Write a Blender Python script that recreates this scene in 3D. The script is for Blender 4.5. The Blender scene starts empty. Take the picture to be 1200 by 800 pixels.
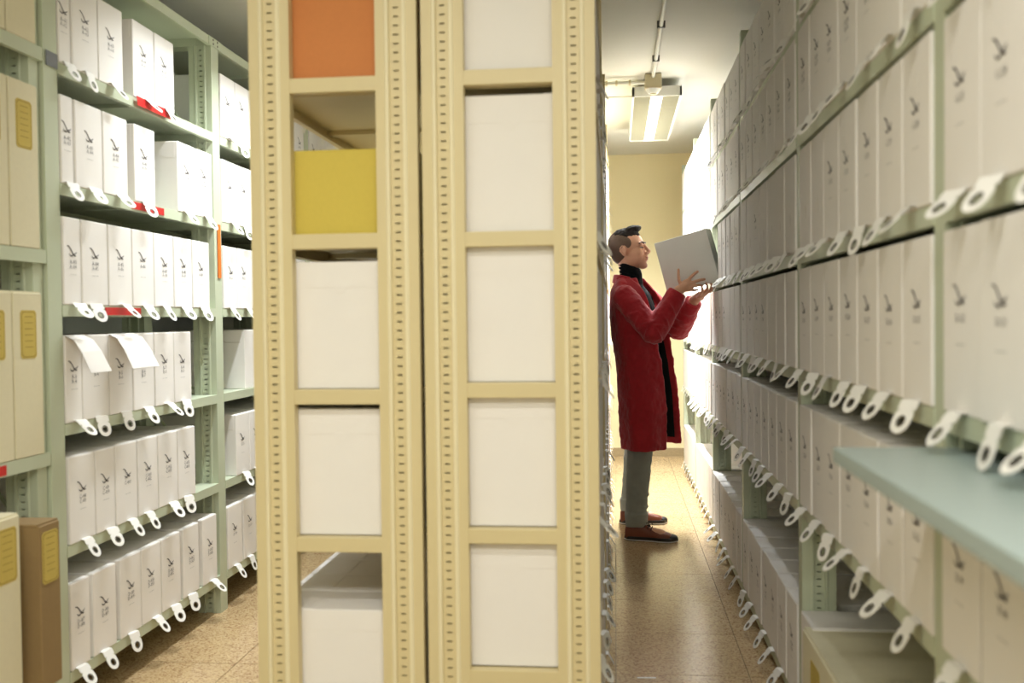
import bpy, bmesh, math, random
from mathutils import Vector, Matrix
random.seed(7)
scene = bpy.context.scene
COL = scene.collection
PI = math.pi

# ------------------------------------------------------------------ camera
cam_data = bpy.data.cameras.new('camera')
cam = bpy.data.objects.new('camera', cam_data)
COL.objects.link(cam)
scene.camera = cam
cam_data.sensor_width = 36.0
cam_data.lens = 1167.0 / 1200.0 * 36.0
cam_data.clip_start = 0.05
cam_data.dof.use_dof = True
cam_data.dof.focus_distance = 5.5
cam_data.dof.aperture_fstop = 2.8
CAM_H = 1.25
yaw, pitch, roll = math.radians(5.97), math.radians(1.3), math.radians(.65)
fw = Vector((-math.sin(yaw)*math.cos(pitch), math.cos(yaw)*math.cos(pitch), -math.sin(pitch)))
rt = Vector((math.cos(yaw), math.sin(yaw), 0))
up = rt.cross(fw)
r2 = rt*math.cos(roll) - up*math.sin(roll)
u2 = rt*math.sin(roll) + up*math.cos(roll)
cam.matrix_world = Matrix(((r2.x, u2.x, -fw.x, 0), (r2.y, u2.y, -fw.y, 0), (r2.z, u2.z, -fw.z, CAM_H), (0, 0, 0, 1)))

# ------------------------------------------------------------------ world, exposure
world = bpy.data.worlds.new('world')
scene.world = world
world.use_nodes = True
bg = world.node_tree.nodes['Background']
bg.inputs[0].default_value = (1.0, .96, .88, 1)
bg.inputs[1].default_value = 0.03
vs = scene.view_settings
vs.view_transform = 'Standard'
vs.look = 'None'
vs.gamma = 1.0
vs.use_curve_mapping = False
vs.exposure = 0.13

LAMP_POWER = {'right': 92.0, 'left': 27.0, 'cross': 18.5, 'cross_fill': 62.0}
LAMP_COL = (.925, .975, 1.0)

# ------------------------------------------------------------------ materials
def srgb(r, g, b):
    def f(c):
        c /= 255.0
        return c/12.92 if c <= .04045 else ((c+.055)/1.055)**2.4
    return (f(r), f(g), f(b), 1)

def mat(name, col, rough=.5, metal=0.0, noise=0.0, nscale=20.0, bump=0.0, bscale=200.0, col2=None, emit=None, estr=0.0, sheen=0.0, coat=0.0):
    m = bpy.data.materials.new(name)
    m.use_nodes = True
    nt = m.node_tree
    b = nt.nodes['Principled BSDF']
    b.inputs['Base Color'].default_value = col
    b.inputs['Roughness'].default_value = rough
    b.inputs['Metallic'].default_value = metal
    if sheen:
        b.inputs['Sheen Weight'].default_value = sheen
    if coat:
        b.inputs['Coat Weight'].default_value = coat
    tc = nt.nodes.new('ShaderNodeTexCoord')
    if noise > 0:
        n = nt.nodes.new('ShaderNodeTexNoise')
        n.inputs['Scale'].default_value = nscale
        n.inputs['Detail'].default_value = 5
        nt.links.new(tc.outputs['Object'], n.inputs['Vector'])
        mx = nt.nodes.new('ShaderNodeMix')
        mx.data_type = 'RGBA'
        c2 = col2 if col2 else tuple(max(0, c*(1-noise)) for c in col[:3]) + (1,)
        mx.inputs[6].default_value = col
        mx.inputs[7].default_value = c2
        nt.links.new(n.outputs['Fac'], mx.inputs[0])
        nt.links.new(mx.outputs[2], b.inputs['Base Color'])
    if bump > 0:
        n2 = nt.nodes.new('ShaderNodeTexNoise')
        n2.inputs['Scale'].default_value = bscale
        n2.inputs['Detail'].default_value = 3
        nt.links.new(tc.outputs['Object'], n2.inputs['Vector'])
        bp = nt.nodes.new('ShaderNodeBump')
        bp.inputs['Strength'].default_value = bump
        bp.inputs['Distance'].default_value = .002
        nt.links.new(n2.outputs['Fac'], bp.inputs['Height'])
        nt.links.new(bp.outputs[0], b.inputs['Normal'])
    if emit:
        b.inputs['Emission Color'].default_value = emit
        b.inputs['Emission Strength'].default_value = estr
    return m

M = {}
M['green_paint'] = mat('sage_paint', srgb(196, 204, 178), .42, noise=.06, nscale=6)
M['cream_paint'] = mat('cream_paint', srgb(221, 205, 158), .4, noise=.05, nscale=8)
M['ridge_highlight'] = mat('cream_paint_highlight', srgb(238, 227, 190), .4)  # same cream, lightened so the ridge highlight is in the colour
M['card'] = mat('white_card', srgb(243, 239, 234), .75, noise=.03, nscale=14, bump=.15, bscale=260)
M['card_flap'] = mat('white_card_flap', srgb(243, 239, 234), .75, noise=.03, nscale=14, bump=.12, bscale=260)
M['card_grey'] = mat('grey_card', srgb(240, 238, 232), .75, noise=.04, nscale=10, bump=.15)
M['card_fold'] = mat('crease_card', srgb(205, 198, 188), .8)
M['beige_card'] = mat('beige_card', srgb(228, 220, 188), .8, noise=.08, nscale=60, bump=.4, bscale=350)
M['brown_card'] = mat('brown_card', srgb(150, 124, 82), .75, noise=.12, nscale=60, bump=.3, bscale=350)
M['orange_card'] = mat('orange_card', srgb(212, 134, 74), .75, noise=.08, nscale=90, bump=.2)
M['yellow_card'] = mat('yellow_card', srgb(214, 192, 84), .75, noise=.08, nscale=90, bump=.2)
M['tan_card'] = mat('tan_card', srgb(178, 146, 104), .75, noise=.08, nscale=60)
M['plaque'] = mat('ochre_paper', srgb(205, 182, 92), .8, noise=.1, nscale=40)
M['plaque_line'] = mat('ochre_ink', srgb(150, 124, 50), .8)
M['strap'] = mat('white_strap', srgb(240, 238, 232), .55)
M['eyelet'] = mat('grey_eyelet', srgb(120, 116, 108), .35, metal=.7)
M['ink'] = mat('dark_ink', srgb(62, 54, 56), .8)
M['ink_light'] = mat('grey_ink', srgb(140, 138, 138), .8)
M['ink_text'] = mat('text_ink', srgb(92, 90, 92), .8)
M['ink_faint'] = mat('faint_ink', srgb(178, 178, 176), .8)
M['red_label'] = mat('red_plastic', srgb(205, 40, 38), .35)
M['orange_label'] = mat('orange_plastic', srgb(235, 120, 48), .4)
M['grey_label'] = mat('grey_sticker', srgb(120, 124, 130), .3)
M['ceiling'] = mat('ceiling_plaster', srgb(222, 220, 208), .9, noise=.06, nscale=3, bump=.2, bscale=60)
M['wall_cream'] = mat('cream_wall', srgb(249, 235, 188), .85, noise=.04, nscale=3, bump=.2, bscale=60)
M['wall_grey'] = mat('grey_wall', srgb(200, 204, 196), .85, noise=.06, nscale=3, bump=.2, bscale=60)
M['skirting'] = mat('skirting_stone', srgb(190, 168, 128), .4, noise=.4, nscale=90)
M['grout'] = mat('floor_joint', srgb(104, 84, 56), .7)
M['lamp_body'] = mat('lamp_enamel', srgb(228, 228, 218), .4)
M['lamp_panel'] = mat('lamp_white_panel', srgb(250, 250, 244), .4, emit=(1, .97, .9, 1), estr=1.6)
M['tube'] = mat('fluorescent_tube', (1, 1, 1, 1), .4, emit=(1, .95, .85, 1), estr=.42)
M['louvre'] = mat('louvre_metal', srgb(176, 172, 150), .35, metal=.2)
M['conduit'] = mat('conduit_pvc', srgb(222, 220, 206), .45)
M['jbox'] = mat('junction_plastic', srgb(208, 196, 160), .45)
M['dark_clip'] = mat('clip_plastic', srgb(92, 90, 80), .5)
M['tray'] = mat('tray_laminate', srgb(160, 176, 174), .35, noise=.05, nscale=5)
M['skin'] = mat('skin', srgb(226, 172, 140), .5, noise=.14, nscale=14, bump=.08)
M['stubble'] = mat('stubble', srgb(152, 112, 90), .6, noise=.2, nscale=120)
M['lip'] = mat('lip', srgb(172, 98, 84), .45)
M['hair'] = mat('dark_hair', srgb(50, 42, 38), .95, noise=.5, nscale=120, bump=1.0, bscale=500)
M['hair_side'] = mat('cropped_hair', srgb(112, 88, 72), .7, noise=.4, nscale=260, bump=.5, bscale=500)
M['eye'] = mat('eye_white', srgb(186, 170, 160), .5)
M['iris'] = mat('iris', srgb(40, 26, 20), .15)
M['coat'] = mat('red_wool', srgb(186, 22, 38), .85, noise=.35, nscale=45, bump=.7, bscale=420, sheen=.25)
M['lining'] = mat('black_lining', srgb(24, 28, 26), .95)
M['sweater'] = mat('black_knit', srgb(20, 23, 25), .85, bump=.6, bscale=300)
for k in ('lining', 'sweater'): M[k].node_tree.nodes['Principled BSDF'].inputs['Specular IOR Level'].default_value = .08
M['denim'] = mat('grey_denim', srgb(152, 154, 144), .85, noise=.2, nscale=25, bump=.4, bscale=500)
M['leather'] = mat('brown_leather', srgb(132, 66, 38), .38, noise=.35, nscale=22)
M['sole'] = mat('black_rubber', srgb(28, 22, 20), .5)
M['welt'] = mat('white_rubber', srgb(226, 220, 212), .5)
M['lace'] = mat('dark_lace', srgb(40, 30, 26), .8)

def add_stubble(m, centre):
    # unshaven jaw: darker skin around the chin, fixed in the figure's own frame
    nt = m.node_tree; b = nt.nodes['Principled BSDF']
    src = b.inputs['Base Color'].links[0].from_socket
    tc = nt.nodes.new('ShaderNodeTexCoord')
    vm = nt.nodes.new('ShaderNodeVectorMath'); vm.operation = 'DISTANCE'; vm.inputs[1].default_value = centre
    nt.links.new(tc.outputs['Object'], vm.inputs[0])
    mr = nt.nodes.new('ShaderNodeMapRange'); mr.inputs[1].default_value = .082; mr.inputs[2].default_value = .045; mr.inputs[3].default_value = 0; mr.inputs[4].default_value = .55
    nt.links.new(vm.outputs['Value'], mr.inputs[0])
    mx = nt.nodes.new('ShaderNodeMix'); mx.data_type = 'RGBA'; mx.inputs[7].default_value = srgb(150, 112, 92)
    nt.links.new(mr.outputs[0], mx.inputs[0]); nt.links.new(src, mx.inputs[6]); nt.links.new(mx.outputs[2], b.inputs['Base Color'])
def terrazzo():
    m = bpy.data.materials.new('terrazzo')
    m.use_nodes = True
    nt = m.node_tree
    b = nt.nodes['Principled BSDF']
    tc = nt.nodes.new('ShaderNodeTexCoord')
    v = nt.nodes.new('ShaderNodeTexVoronoi')
    v.inputs['Scale'].default_value = 170
    gp = nt.nodes.new('ShaderNodeNewGeometry')
    nt.links.new(gp.outputs['Position'], v.inputs['Vector'])
    cr = nt.nodes.new('ShaderNodeValToRGB')
    e = cr.color_ramp.elements
    e[0].position = 0.0; e[0].color = srgb(158, 122, 86)
    e[1].position = 1.0; e[1].color = srgb(222, 196, 152)
    a = cr.color_ramp.elements.new(.22); a.color = srgb(190, 156, 116)
    a = cr.color_ramp.elements.new(.35); a.color = srgb(206, 176, 130)
    a = cr.color_ramp.elements.new(.75); a.color = srgb(212, 184, 138)
    sx = nt.nodes.new('ShaderNodeSeparateColor')
    nt.links.new(v.outputs['Color'], sx.inputs[0])
    nt.links.new(sx.outputs[0], cr.inputs[0])
    n = nt.nodes.new('ShaderNodeTexNoise')
    n.inputs['Scale'].default_value = 2.2
    nt.links.new(gp.outputs['Position'], n.inputs['Vector'])
    mx = nt.nodes.new('ShaderNodeMix'); mx.data_type = 'RGBA'; mx.blend_type = 'MULTIPLY'
    mx.inputs[0].default_value = .25
    nt.links.new(cr.outputs[0], mx.inputs[6]); nt.links.new(n.outputs['Fac'], mx.inputs[7])
    nt.links.new(mx.outputs[2], b.inputs['Base Color'])
    b.inputs['Roughness'].default_value = .19
    return m
M['terrazzo'] = terrazzo()

# ------------------------------------------------------------------ mesh helpers
class MB:
    def __init__(s): s.v = []; s.f = []; s.mi = []; s.mats = []; s.smooth = []
    def m(s, name):
        if name not in s.mats: s.mats.append(name)
        return s.mats.index(name)
    def add(s, vs_, fs, m, smooth=False):
        o = len(s.v); s.v += [tuple(p) for p in vs_]
        k = s.m(m)
        for f in fs: s.f.append(tuple(i+o for i in f)); s.mi.append(k); s.smooth.append(smooth)
    def box(s, x0, x1, y0, y1, z0, z1, m):
        P = [(x0,y0,z0),(x1,y0,z0),(x1,y1,z0),(x0,y1,z0),(x0,y0,z1),(x1,y0,z1),(x1,y1,z1),(x0,y1,z1)]
        s.add(P, [(0,3,2,1),(4,5,6,7),(0,1,5,4),(1,2,6,5),(2,3,7,6),(3,0,4,7)], m)
    def quad(s, a, b, c, d, m): s.add([a,b,c,d], [(0,1,2,3)], m)
    def poly(s, pts, m): s.add(pts, [tuple(range(len(pts)))], m)
    def tube(s, p0, p1, r, m, n=10, r1=None):
        p0 = Vector(p0); p1 = Vector(p1); r1 = r if r1 is None else r1
        d = (p1-p0).normalized(); a = d.orthogonal().normalized(); b = d.cross(a)
        vs_ = []
        for p, rr in ((p0, r), (p1, r1)):
            for i in range(n):
                t = 2*PI*i/n; vs_.append(p + a*math.cos(t)*rr + b*math.sin(t)*rr)
        fs = [(i, (i+1) % n, n+(i+1) % n, n+i) for i in range(n)]
        s.add(vs_, fs, m, True)
        s.add(vs_, [tuple(range(n-1, -1, -1)), tuple(range(n, 2*n))], m)
    def extrude(s, outline, axis, t0, t1, m):   # outline of 2d points, axis = function (a,b,t)->xyz
        n = len(outline)
        A = [axis(a, b, t0) for a, b in outline]; B = [axis(a, b, t1) for a, b in outline]
        s.add(A+B, [(i, (i+1) % n, n+(i+1) % n, n+i) for i in range(n)] + [tuple(range(n-1, -1, -1)), tuple(range(n, 2*n))], m)
    def mesh(s, name):
        me = bpy.data.meshes.new(name)
        me.from_pydata(s.v, [], s.f)
        for k in s.mats: me.materials.append(M[k])
        me.polygons.foreach_set('material_index', s.mi)
        me.polygons.foreach_set('use_smooth', s.smooth)
        me.update()
        return me

def link(name, me, parent=None, loc=(0,0,0), rot=(0,0,0)):
    o = bpy.data.objects.new(name, me)
    COL.objects.link(o)
    if parent is not None: o.parent = parent
    o.location = loc; o.rotation_euler = rot
    return o
def tag(o, label, cat, group=None):
    o['label'] = label; o['category'] = cat
    if group: o['group'] = group
    return o
def empty(name, loc=(0,0,0), rotz=0):
    o = bpy.data.objects.new(name, None); COL.objects.link(o)
    o.empty_display_size = .1; o.location = loc; o.rotation_euler = (0,0,rotz)
    return o
def struct(name, mb, parent=None):
    o = link(name, mb.mesh(name), parent)
    if parent is None: o['kind'] = 'structure'
    return o

# ------------------------------------------------------------------ room
XL, XR, Y0, Y1, ZC = -2.22, 1.12, -1.3, 9.03, 2.71
b = MB(); b.box(XL, XR, Y0, Y1, -.1, -.004, 'grout'); floor = struct('floor', b)
TS = .461
tile_b = MB(); g = .0012
tile_b.box(g, TS-g, g, TS-g, -.004, 0, 'terrazzo')
def bevel_mesh(me, w, seg=1):
    bm = bmesh.new(); bm.from_mesh(me)
    bmesh.ops.bevel(bm, geom=list(bm.edges), offset=w, segments=seg, affect='EDGES', profile=.6)
    bm.to_mesh(me); bm.free(); return me
tiles = {}
for ix in range(-7, 3):
    for iy in range(-12, 13):
        x0 = .45 + TS*ix; y0 = 3.954 + TS*iy
        xa, xb = max(x0, XL), min(x0+TS, XR); ya, yb = max(y0, Y0), min(y0+TS, Y1)
        if xb-xa < .03 or yb-ya < .03: continue
        if y0+TS < 1.2: continue
        key = (round(xb-xa, 3), round(yb-ya, 3))
        if key not in tiles:
            q = MB(); q.box(g, key[0]-g, g, key[1]-g, -.004, 0, 'terrazzo'); tiles[key] = q.mesh('tile')
        link('tile', tiles[key], floor, (xa, ya, random.uniform(-.0003, .0003)))
q = MB(); q.box(XL, XR, Y0, 1.2, -.004, -.0002, 'terrazzo'); o = link('tile_field', q.mesh('tile_field'), floor); o['kind'] = 'stuff'
b = MB(); b.box(XL, XR, Y0, Y1, ZC, ZC+.1, 'ceiling'); struct('ceiling', b)
b = MB(); b.box(XL, XR, Y1, Y1+.1, -.1, ZC, 'wall_cream'); struct('wall_far', b)
b = MB(); b.box(XL, XR, Y0-.1, Y0, -.1, ZC, 'wall_grey'); struct('wall_near', b)
b = MB(); b.box(XL-.1, XL, Y0, Y1, -.1, ZC, 'wall_grey'); struct('wall_left', b)
b = MB(); b.box(XR, XR+.1, Y0, Y1, -.1, ZC, 'wall_grey'); struct('wall_right', b)
b = MB(); b.box(XL, XR, Y1-.014, Y1, 0, .075, 'skirting'); struct('baseboard_far', b)

# ------------------------------------------------------------------ lamps
def ceiling_fixture(cx, cy, L, W, rotz, power, label, spread=180):
    t = empty('ceiling_light', (cx, cy, 2.6), rotz)
    tag(t, label, 'ceiling light')
    hx, hy = W/2, L/2
    b = MB()
    b.box(-hx, hx, -hy, hy, .055, .06, 'lamp_body')
    b.box(-hx, -hx+.012, -hy, hy, 0, .055, 'lamp_body'); b.box(hx-.012, hx, -hy, hy, 0, .055, 'lamp_body')
    b.box(-hx, hx, -hy, -hy+.012, 0, .055, 'lamp_body'); b.box(-hx, hx, hy-.012, hy, 0, .055, 'lamp_body')
    link('housing', b.mesh('housing'), t)
    b = MB(); b.box(-hx, hx, -hy+.3, -hy+.36, .06, .11, 'lamp_body'); b.box(-hx, hx, hy-.36, hy-.3, .06, .11, 'lamp_body')
    link('mounting_bracket', b.mesh('mounting_bracket'), t)
    b = MB(); b.box(-.036, .036, -hy+.012, hy-.012, .004, .02, 'lamp_panel')
    link('central_panel', b.mesh('central_panel'), t)
    for s in (-1, 1):
        cxx = s*(.036+(hx-.012-.036)/2); w2 = (hx-.012-.036)/2
        b = MB(); b.tube((cxx, -hy+.03, .036), (cxx, hy-.03, .036), .011, 'tube')
        link('tube', b.mesh('tube'), t)
        b = MB(); n = int(L/.034)
        for i in range(1, n):
            y = -hy+.012+(L-.024)*i/n
            b.box(cxx-w2, cxx+w2, y-.0016, y+.0016, .002, .026, 'louvre')
        link('louvre', b.mesh('louvre'), t)
    ld = bpy.data.lights.new('lamp_light', 'AREA'); ld.shape = 'RECTANGLE'; ld.size = .07; ld.size_y = L-.04
    ld.energy = power; ld.spread = math.radians(spread); ld.color = LAMP_COL if spread < 180 else (1.0, .975, .90)
    lo = bpy.data.objects.new('lamp_light', ld); COL.objects.link(lo); lo.parent = t; lo.location = (0, 0, .002)
    return t
ceiling_fixture(.262, 6.96, 1.57, .30, 0, LAMP_POWER['right'], 'twin louvred fluorescent ceiling light above the man in the right-hand aisle', 135)
ceiling_fixture(-1.27, 4.1, 1.57, .30, 0, LAMP_POWER['left'], 'louvred fluorescent ceiling light over the left-hand aisle', 118)
ceiling_fixture(-.75, .75, 1.57, .30, PI/2, LAMP_POWER['cross'], 'louvred fluorescent ceiling light in front of the cream racks')
ceiling_fixture(.12, -.6, 1.57, .30, PI/2, LAMP_POWER['cross_fill'], 'added fill light shaped as a louvred fixture, nearest the near wall')  # fill lamp added out of view, set to shine down the right-hand aisle

# ceiling conduit
t = empty('conduit_run', (.235, 6.1, 2.69)); tag(t, 'pale conduit pipe running along the ceiling towards the aisle light', 'conduit', None)
b = MB(); b.tube((0, -5.2, 0), (0, 0, 0), .011, 'conduit'); link('pipe', b.mesh('pipe'), t)
for y in (-.45, -1.1, -1.75, -2.5, -3.3):
    b = MB(); b.box(-.02, .02, y-.008, y+.008, -.013, .02, 'dark_clip'); link('clip', b.mesh('clip'), t)
t = empty('conduit_run', (.19, 6.13, 2.675)); tag(t, 'pale conduit pipe crossing the ceiling left of the aisle light', 'conduit')
b = MB(); b.tube((-2.2, 0, 0), (0, 0, 0), .012, 'conduit'); link('pipe', b.mesh('pipe'), t)
for x in (-.1, -.18, -.24, -.7, -1.2):
    b = MB(); b.tube((x, 0, 0), (x+.012, 0, 0), .018, 'jbox'); link('clip', b.mesh('clip'), t)
b = MB(); b.tube((-1.5, .02, 0), (-.09, .02, 0), .004, 'conduit')
o = link('cable', b.mesh('cable'), None, (.2, 6.2, 2.612)); tag(o, 'thin pale cable entering the aisle light from the left', 'cable')
t = empty('junction_box', (.235, 6.08, 2.64)); tag(t, 'small beige junction box at the near end of the aisle light', 'junction box')
b = MB(); b.box(-.05, .05, -.035, .035, -.02, .068, 'jbox'); link('housing', bevel_mesh(b.mesh('housing'), .004), t)
b = MB(); b.tube((0, 0, -.02), (0, 0, -.045), .045, 'lamp_body', 20, .03); b.tube((0, 0, -.045), (0, 0, -.052), .018, 'jbox', 14)
link('detector_cap', b.mesh('detector_cap'), t)

# ------------------------------------------------------------------ slotted uprights
UP = {}
def upright_mesh(h, wd, wa, paint, ridge):
    key = (h, wd, wa, paint)
    if key in UP: return UP[key]
    b = MB()
    i0, i1 = wd*.36, wd*.66          # recessed slotted band
    s0, s1 = wd*.44, wd*.57          # slot extent
    rd = .006
    def prof(x0, y0, x1, y1, m): b.quad((x0, y0, 0), (x1, y1, 0), (x1, y1, h), (x0, y0, h), m)
    prof(0, wa, 0, 0, paint); prof(0, 0, i0-.012, 0, paint)
    prof(i0-.012, 0, i0-.008, -.003, ridge); prof(i0-.008, -.003, i0-.002, -.003, ridge); prof(i0-.002, -.003, i0, rd, ridge)
    prof(i0, rd, s0, rd, paint); prof(s1, rd, i1, rd, paint)
    prof(i1, rd, i1+.002, -.003, ridge); prof(i1+.002, -.003, i1+.008, -.003, ridge); prof(i1+.008, -.003, i1+.012, 0, ridge)
    prof(i1+.012, 0, wd, 0, paint); prof(wd, 0, wd, wa, paint); prof(wd, wa, 0, wa, paint)
    z = 0.0; p = .0219; hz = .0042; dp = .012
    while z + p < h:
        a, c = z+p-hz, z+p
        b.quad((s0, rd, z), (s1, rd, z), (s1, rd, a), (s0, rd, a), paint)
        y2 = rd+dp
        b.quad((s0, rd, a), (s1, rd, a), (s1, y2, a), (s0, y2, a), paint)
        b.quad((s0, y2, c), (s1, y2, c), (s1, rd, c), (s0, rd, c), paint)
        z = c
    b.quad((s0, rd, z), (s1, rd, z), (s1, rd, h), (s0, rd, h), paint)
    b.poly([(0, wa, h), (0, 0, h), (wd, 0, h), (wd, wa, h)], paint)
    me = b.mesh('upright'); UP[key] = me
    return me

def shelf_mesh(L, D, paint, lip=.036, board=.004):
    # x 0..D from the aisle face inwards, y 0..L, top at z=0
    b = MB()
    b.box(0, D, 0, L, -board, 0, paint)
    b.box(0, .0025, 0, L, -lip, -board, paint); b.box(D-.0025, D, 0, L, -lip, -board, paint)
    b.box(.0025, .016, 0, L, -lip, -lip+.002, paint); b.box(D-.016, D-.0025, 0, L, -lip, -lip+.002, paint)
    b.box(.0025, D-.0025, 0, .0025, -lip, -board, paint); b.box(.0025, D-.0025, L-.0025, L, -lip, -board, paint)
    b.box(.0025, D-.0025, L*.5-.02, L*.5+.02, -.018, -board, paint)
    return b.mesh('shelf')

# ------------------------------------------------------------------ archive boxes
# local frame: front (spine) at y=0 facing -y, x centred on the width, y into the shelf, z up
GLYPH = {}
def glyph(ch):
    if ch in GLYPH: return GLYPH[ch]
    cu = bpy.data.curves.new('glyph', 'FONT'); cu.body = ch; cu.size = 1; cu.resolution_u = 1
    ob = bpy.data.objects.new('glyph', cu); COL.objects.link(ob)
    bpy.context.view_layer.update()
    dg = bpy.context.evaluated_depsgraph_get()
    me = ob.evaluated_get(dg).to_mesh()
    vs_ = [(v.co.x, v.co.y) for v in me.vertices]; fs = [tuple(p.vertices) for p in me.polygons]
    w = max([v[0] for v in vs_]+[.3])
    ob.evaluated_get(dg).to_mesh_clear()
    bpy.data.objects.remove(ob); bpy.data.curves.remove(cu)
    GLYPH[ch] = (vs_, fs, w+.08)
    return GLYPH[ch]
def text_into(b, s_, cx, z, size, y, m):
    tot = sum(glyph(c)[2] for c in s_)*size
    x = cx - tot/2
    for c in s_:
        vs_, fs, w = glyph(c)
        b.add([(x+u*size, y, z+v*size) for u, v in vs_], fs, m)
        x += w*size
def stroke(b, pts, y, m):
    L, R = [], []
    for i, (x, z, w) in enumerate(pts):
        a = pts[max(0, i-1)]; c = pts[min(len(pts)-1, i+1)]
        d = Vector((c[0]-a[0], c[1]-a[1])).normalized(); n = Vector((-d.y, d.x))
        L.append((x+n.x*w/2, y, z+n.y*w/2)); R.append((x-n.x*w/2, y, z-n.y*w/2))
    n = len(pts)
    b.add(L+R, [(i, i+1, n+i+1, n+i) for i in range(n-1)], m)
PR = {}
def print_mesh(t1, t2, h):
    key = (t1, t2, h)
    if key in PR: return PR[key]
    b = MB(); y = -.0012; zc = h*.635; q = .62
    stroke(b, [(-.034, zc+.026*q, .0015), (-.027, zc+.026*q, .0035), (-.018, zc+.018*q, .0042), (-.010, zc+.005*q, .0045), (-.002, zc-.010*q, .005), (.008, zc-.021*q, .0055), (.018, zc-.022*q, .002)], y, 'ink')
    stroke(b, [(-.024, zc-.012*q, .0015), (-.017, zc-.022*q, .004), (-.006, zc-.025*q, .004), (0, zc-.016*q, .003)], y-.0002, 'ink')
    stroke(b, [(.004, zc-.014*q, .003), (.014, zc-.010*q, .005), (.023, zc-.002*q, .0015)], y-.0003, 'ink_light')
    text_into(b, t1, 0, h*.49, .0185, y, 'ink_text')
    if t2: text_into(b, t2, 0, h*.435, .0185, y, 'ink_light' if t1[0] == 'A' else 'ink_text')
    for i in range(5):
        x0 = -.019+i*.008
        b.quad((x0, y, h*.365), (x0+.005, y, h*.365), (x0+.005, y, h*.365+.002), (x0, y, h*.365+.002), 'ink_faint')
    PR[key] = b.mesh('printed_label')
    return PR[key]

def tab_mesh(length, droop):
    # flexible strap with a round eyelet, leaves the foot of the spine and droops over the shelf lip
    b = MB(); w = .0245; th = .0016
    def P(x, s, k):            # s along strap
        a = droop
        if s < .012: y, z = -s, .004
        else: y, z = -.012-(s-.012)*math.cos(a), .004-(s-.012)*math.sin(a)
        ny, nz = (0, 1) if s < .012 else (-math.sin(a), math.cos(a))
        return (x, y+ny*th*k, z+nz*th*k)
    end = length; cs = end-w; n = 16; r = .0085
    outer = []; inner = []
    for i in range(n):
        t = -PI/2+2*PI*i/n + PI/n
        ct, st = math.cos(t), math.sin(t)
        ex, es = w*ct, w*st
        if st < 0:                               # squared-off root side
            k = max(abs(ct), abs(st)); ex, es = w*ct/k, w*st/k
        outer.append((ex, cs+es)); inner.append((r*ct, cs+r*st))
    for k, flip in ((1, False), (0, True)):
        o_ = [P(x, s, k) for x, s in outer]; i_ = [P(x, s, k) for x, s in inner]
        fs = [(i, (i+1) % n, n+(i+1) % n, n+i) for i in range(n)]
        if flip: fs = [tuple(reversed(f)) for f in fs]
        b.add(o_+i_, fs, 'strap')
        b.add([P(-w, 0, k), P(w, 0, k), P(w, .012, k), P(-w, .012, k), P(w, cs-w, k), P(-w, cs-w, k)], [(0, 1, 2, 3), (3, 2, 4, 5)] if not flip else [(3, 2, 1, 0), (5, 4, 2, 3)], 'strap')
        r2_ = r*1.45
        k2 = k+.4 if k else k-.4
        i2 = [P(r*math.cos(2*PI*i/n), cs+r*math.sin(2*PI*i/n), k2) for i in range(n)]; o2 = [P(r2_*math.cos(2*PI*i/n), cs+r2_*math.sin(2*PI*i/n), k2) for i in range(n)]
        b.add(o2+i2, fs, 'eyelet')
    oa = [P(x, s, 0) for x, s in outer]; ob = [P(x, s, 1) for x, s in outer]
    b.add(oa+ob, [(i, (i+1) % n, n+(i+1) % n, n+i) for i in range(n)], 'strap')
    ia = [P(x, s, 0) for x, s in inner]; ib = [P(x, s, 1) for x, s in inner]
    b.add(ia+ib, [(i, n+i, n+(i+1) % n, (i+1) % n) for i in range(n)], 'eyelet')
    return b.mesh('pull_tab')
TABS = [tab_mesh(.080, a) for a in (.75, .9, 1.05, 1.25, 1.0)]
TABS_SHORT = [tab_mesh(.060, a) for a in (1.0, 1.2, 1.4)]

BODY = {}
def body_mesh(w, h, d, m='card'):
    w = round(w, 3); key = (w, h, d, m)
    if key in BODY: return BODY[key]
    b = MB(); b.box(-w/2, w/2, 0, d, 0, h, m)
    me = bevel_mesh(b.mesh('body'), .0022, 1)
    BODY[key] = me; return me
LID = {}
def lid_mesh(w, h, d):
    # card flap tucked on each wide side: proud panel with wavy lower edge and a thumb notch
    w = round(w, 3); key = (w, h, d)
    if key in LID: return LID[key]
    b = MB(); zt = h-.0025; zl = h*.78; th = .0012
    pts = [(.012, zt), (.012, zl-.004), (.05, zl-.004), (.065, zl+.006), (d*.5-.03, zl+.006), (d*.5-.02, zl+.004), (d*.5-.011, zl-.006), (d*.5, zl-.010), (d*.5+.011, zl-.006), (d*.5+.02, zl+.004), (d*.5+.03, zl+.006), (d-.065, zl+.006), (d-.05, zl-.004), (d-.012, zl-.004), (d-.012, zt)]
    for s in (-1, 1):
        x = s*w/2
        b.extrude([(p[0], p[1]) for p in pts], lambda a, c, t_: (t_, a, c), x-s*.0005, x+s*th, 'card_flap')
    # top flap edge, proud of the top
    b.box(-w/2+.003, w/2-.003, .0015, .11, h-.0005, h+.0012, 'card_flap')
    LID[key] = b.mesh('tuck_flap'); return LID[key]
def notch_mesh(w, h):
    b = MB(); n = 9; pts = []
    zc = h*.63
    for i in range(n): t = PI/2 - PI*i/(n-1); pts.append((math.cos(t)*.016-.004, zc+math.sin(t)*.02, .003 if i in (0, n-1) else .008))
    stroke(b, pts, -.0012, 'strap')
    b.box(.01, .0125, -.0008, .001, h*.3, h*.42, 'card_fold')
    return b.mesh('thumb_mark')

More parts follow.
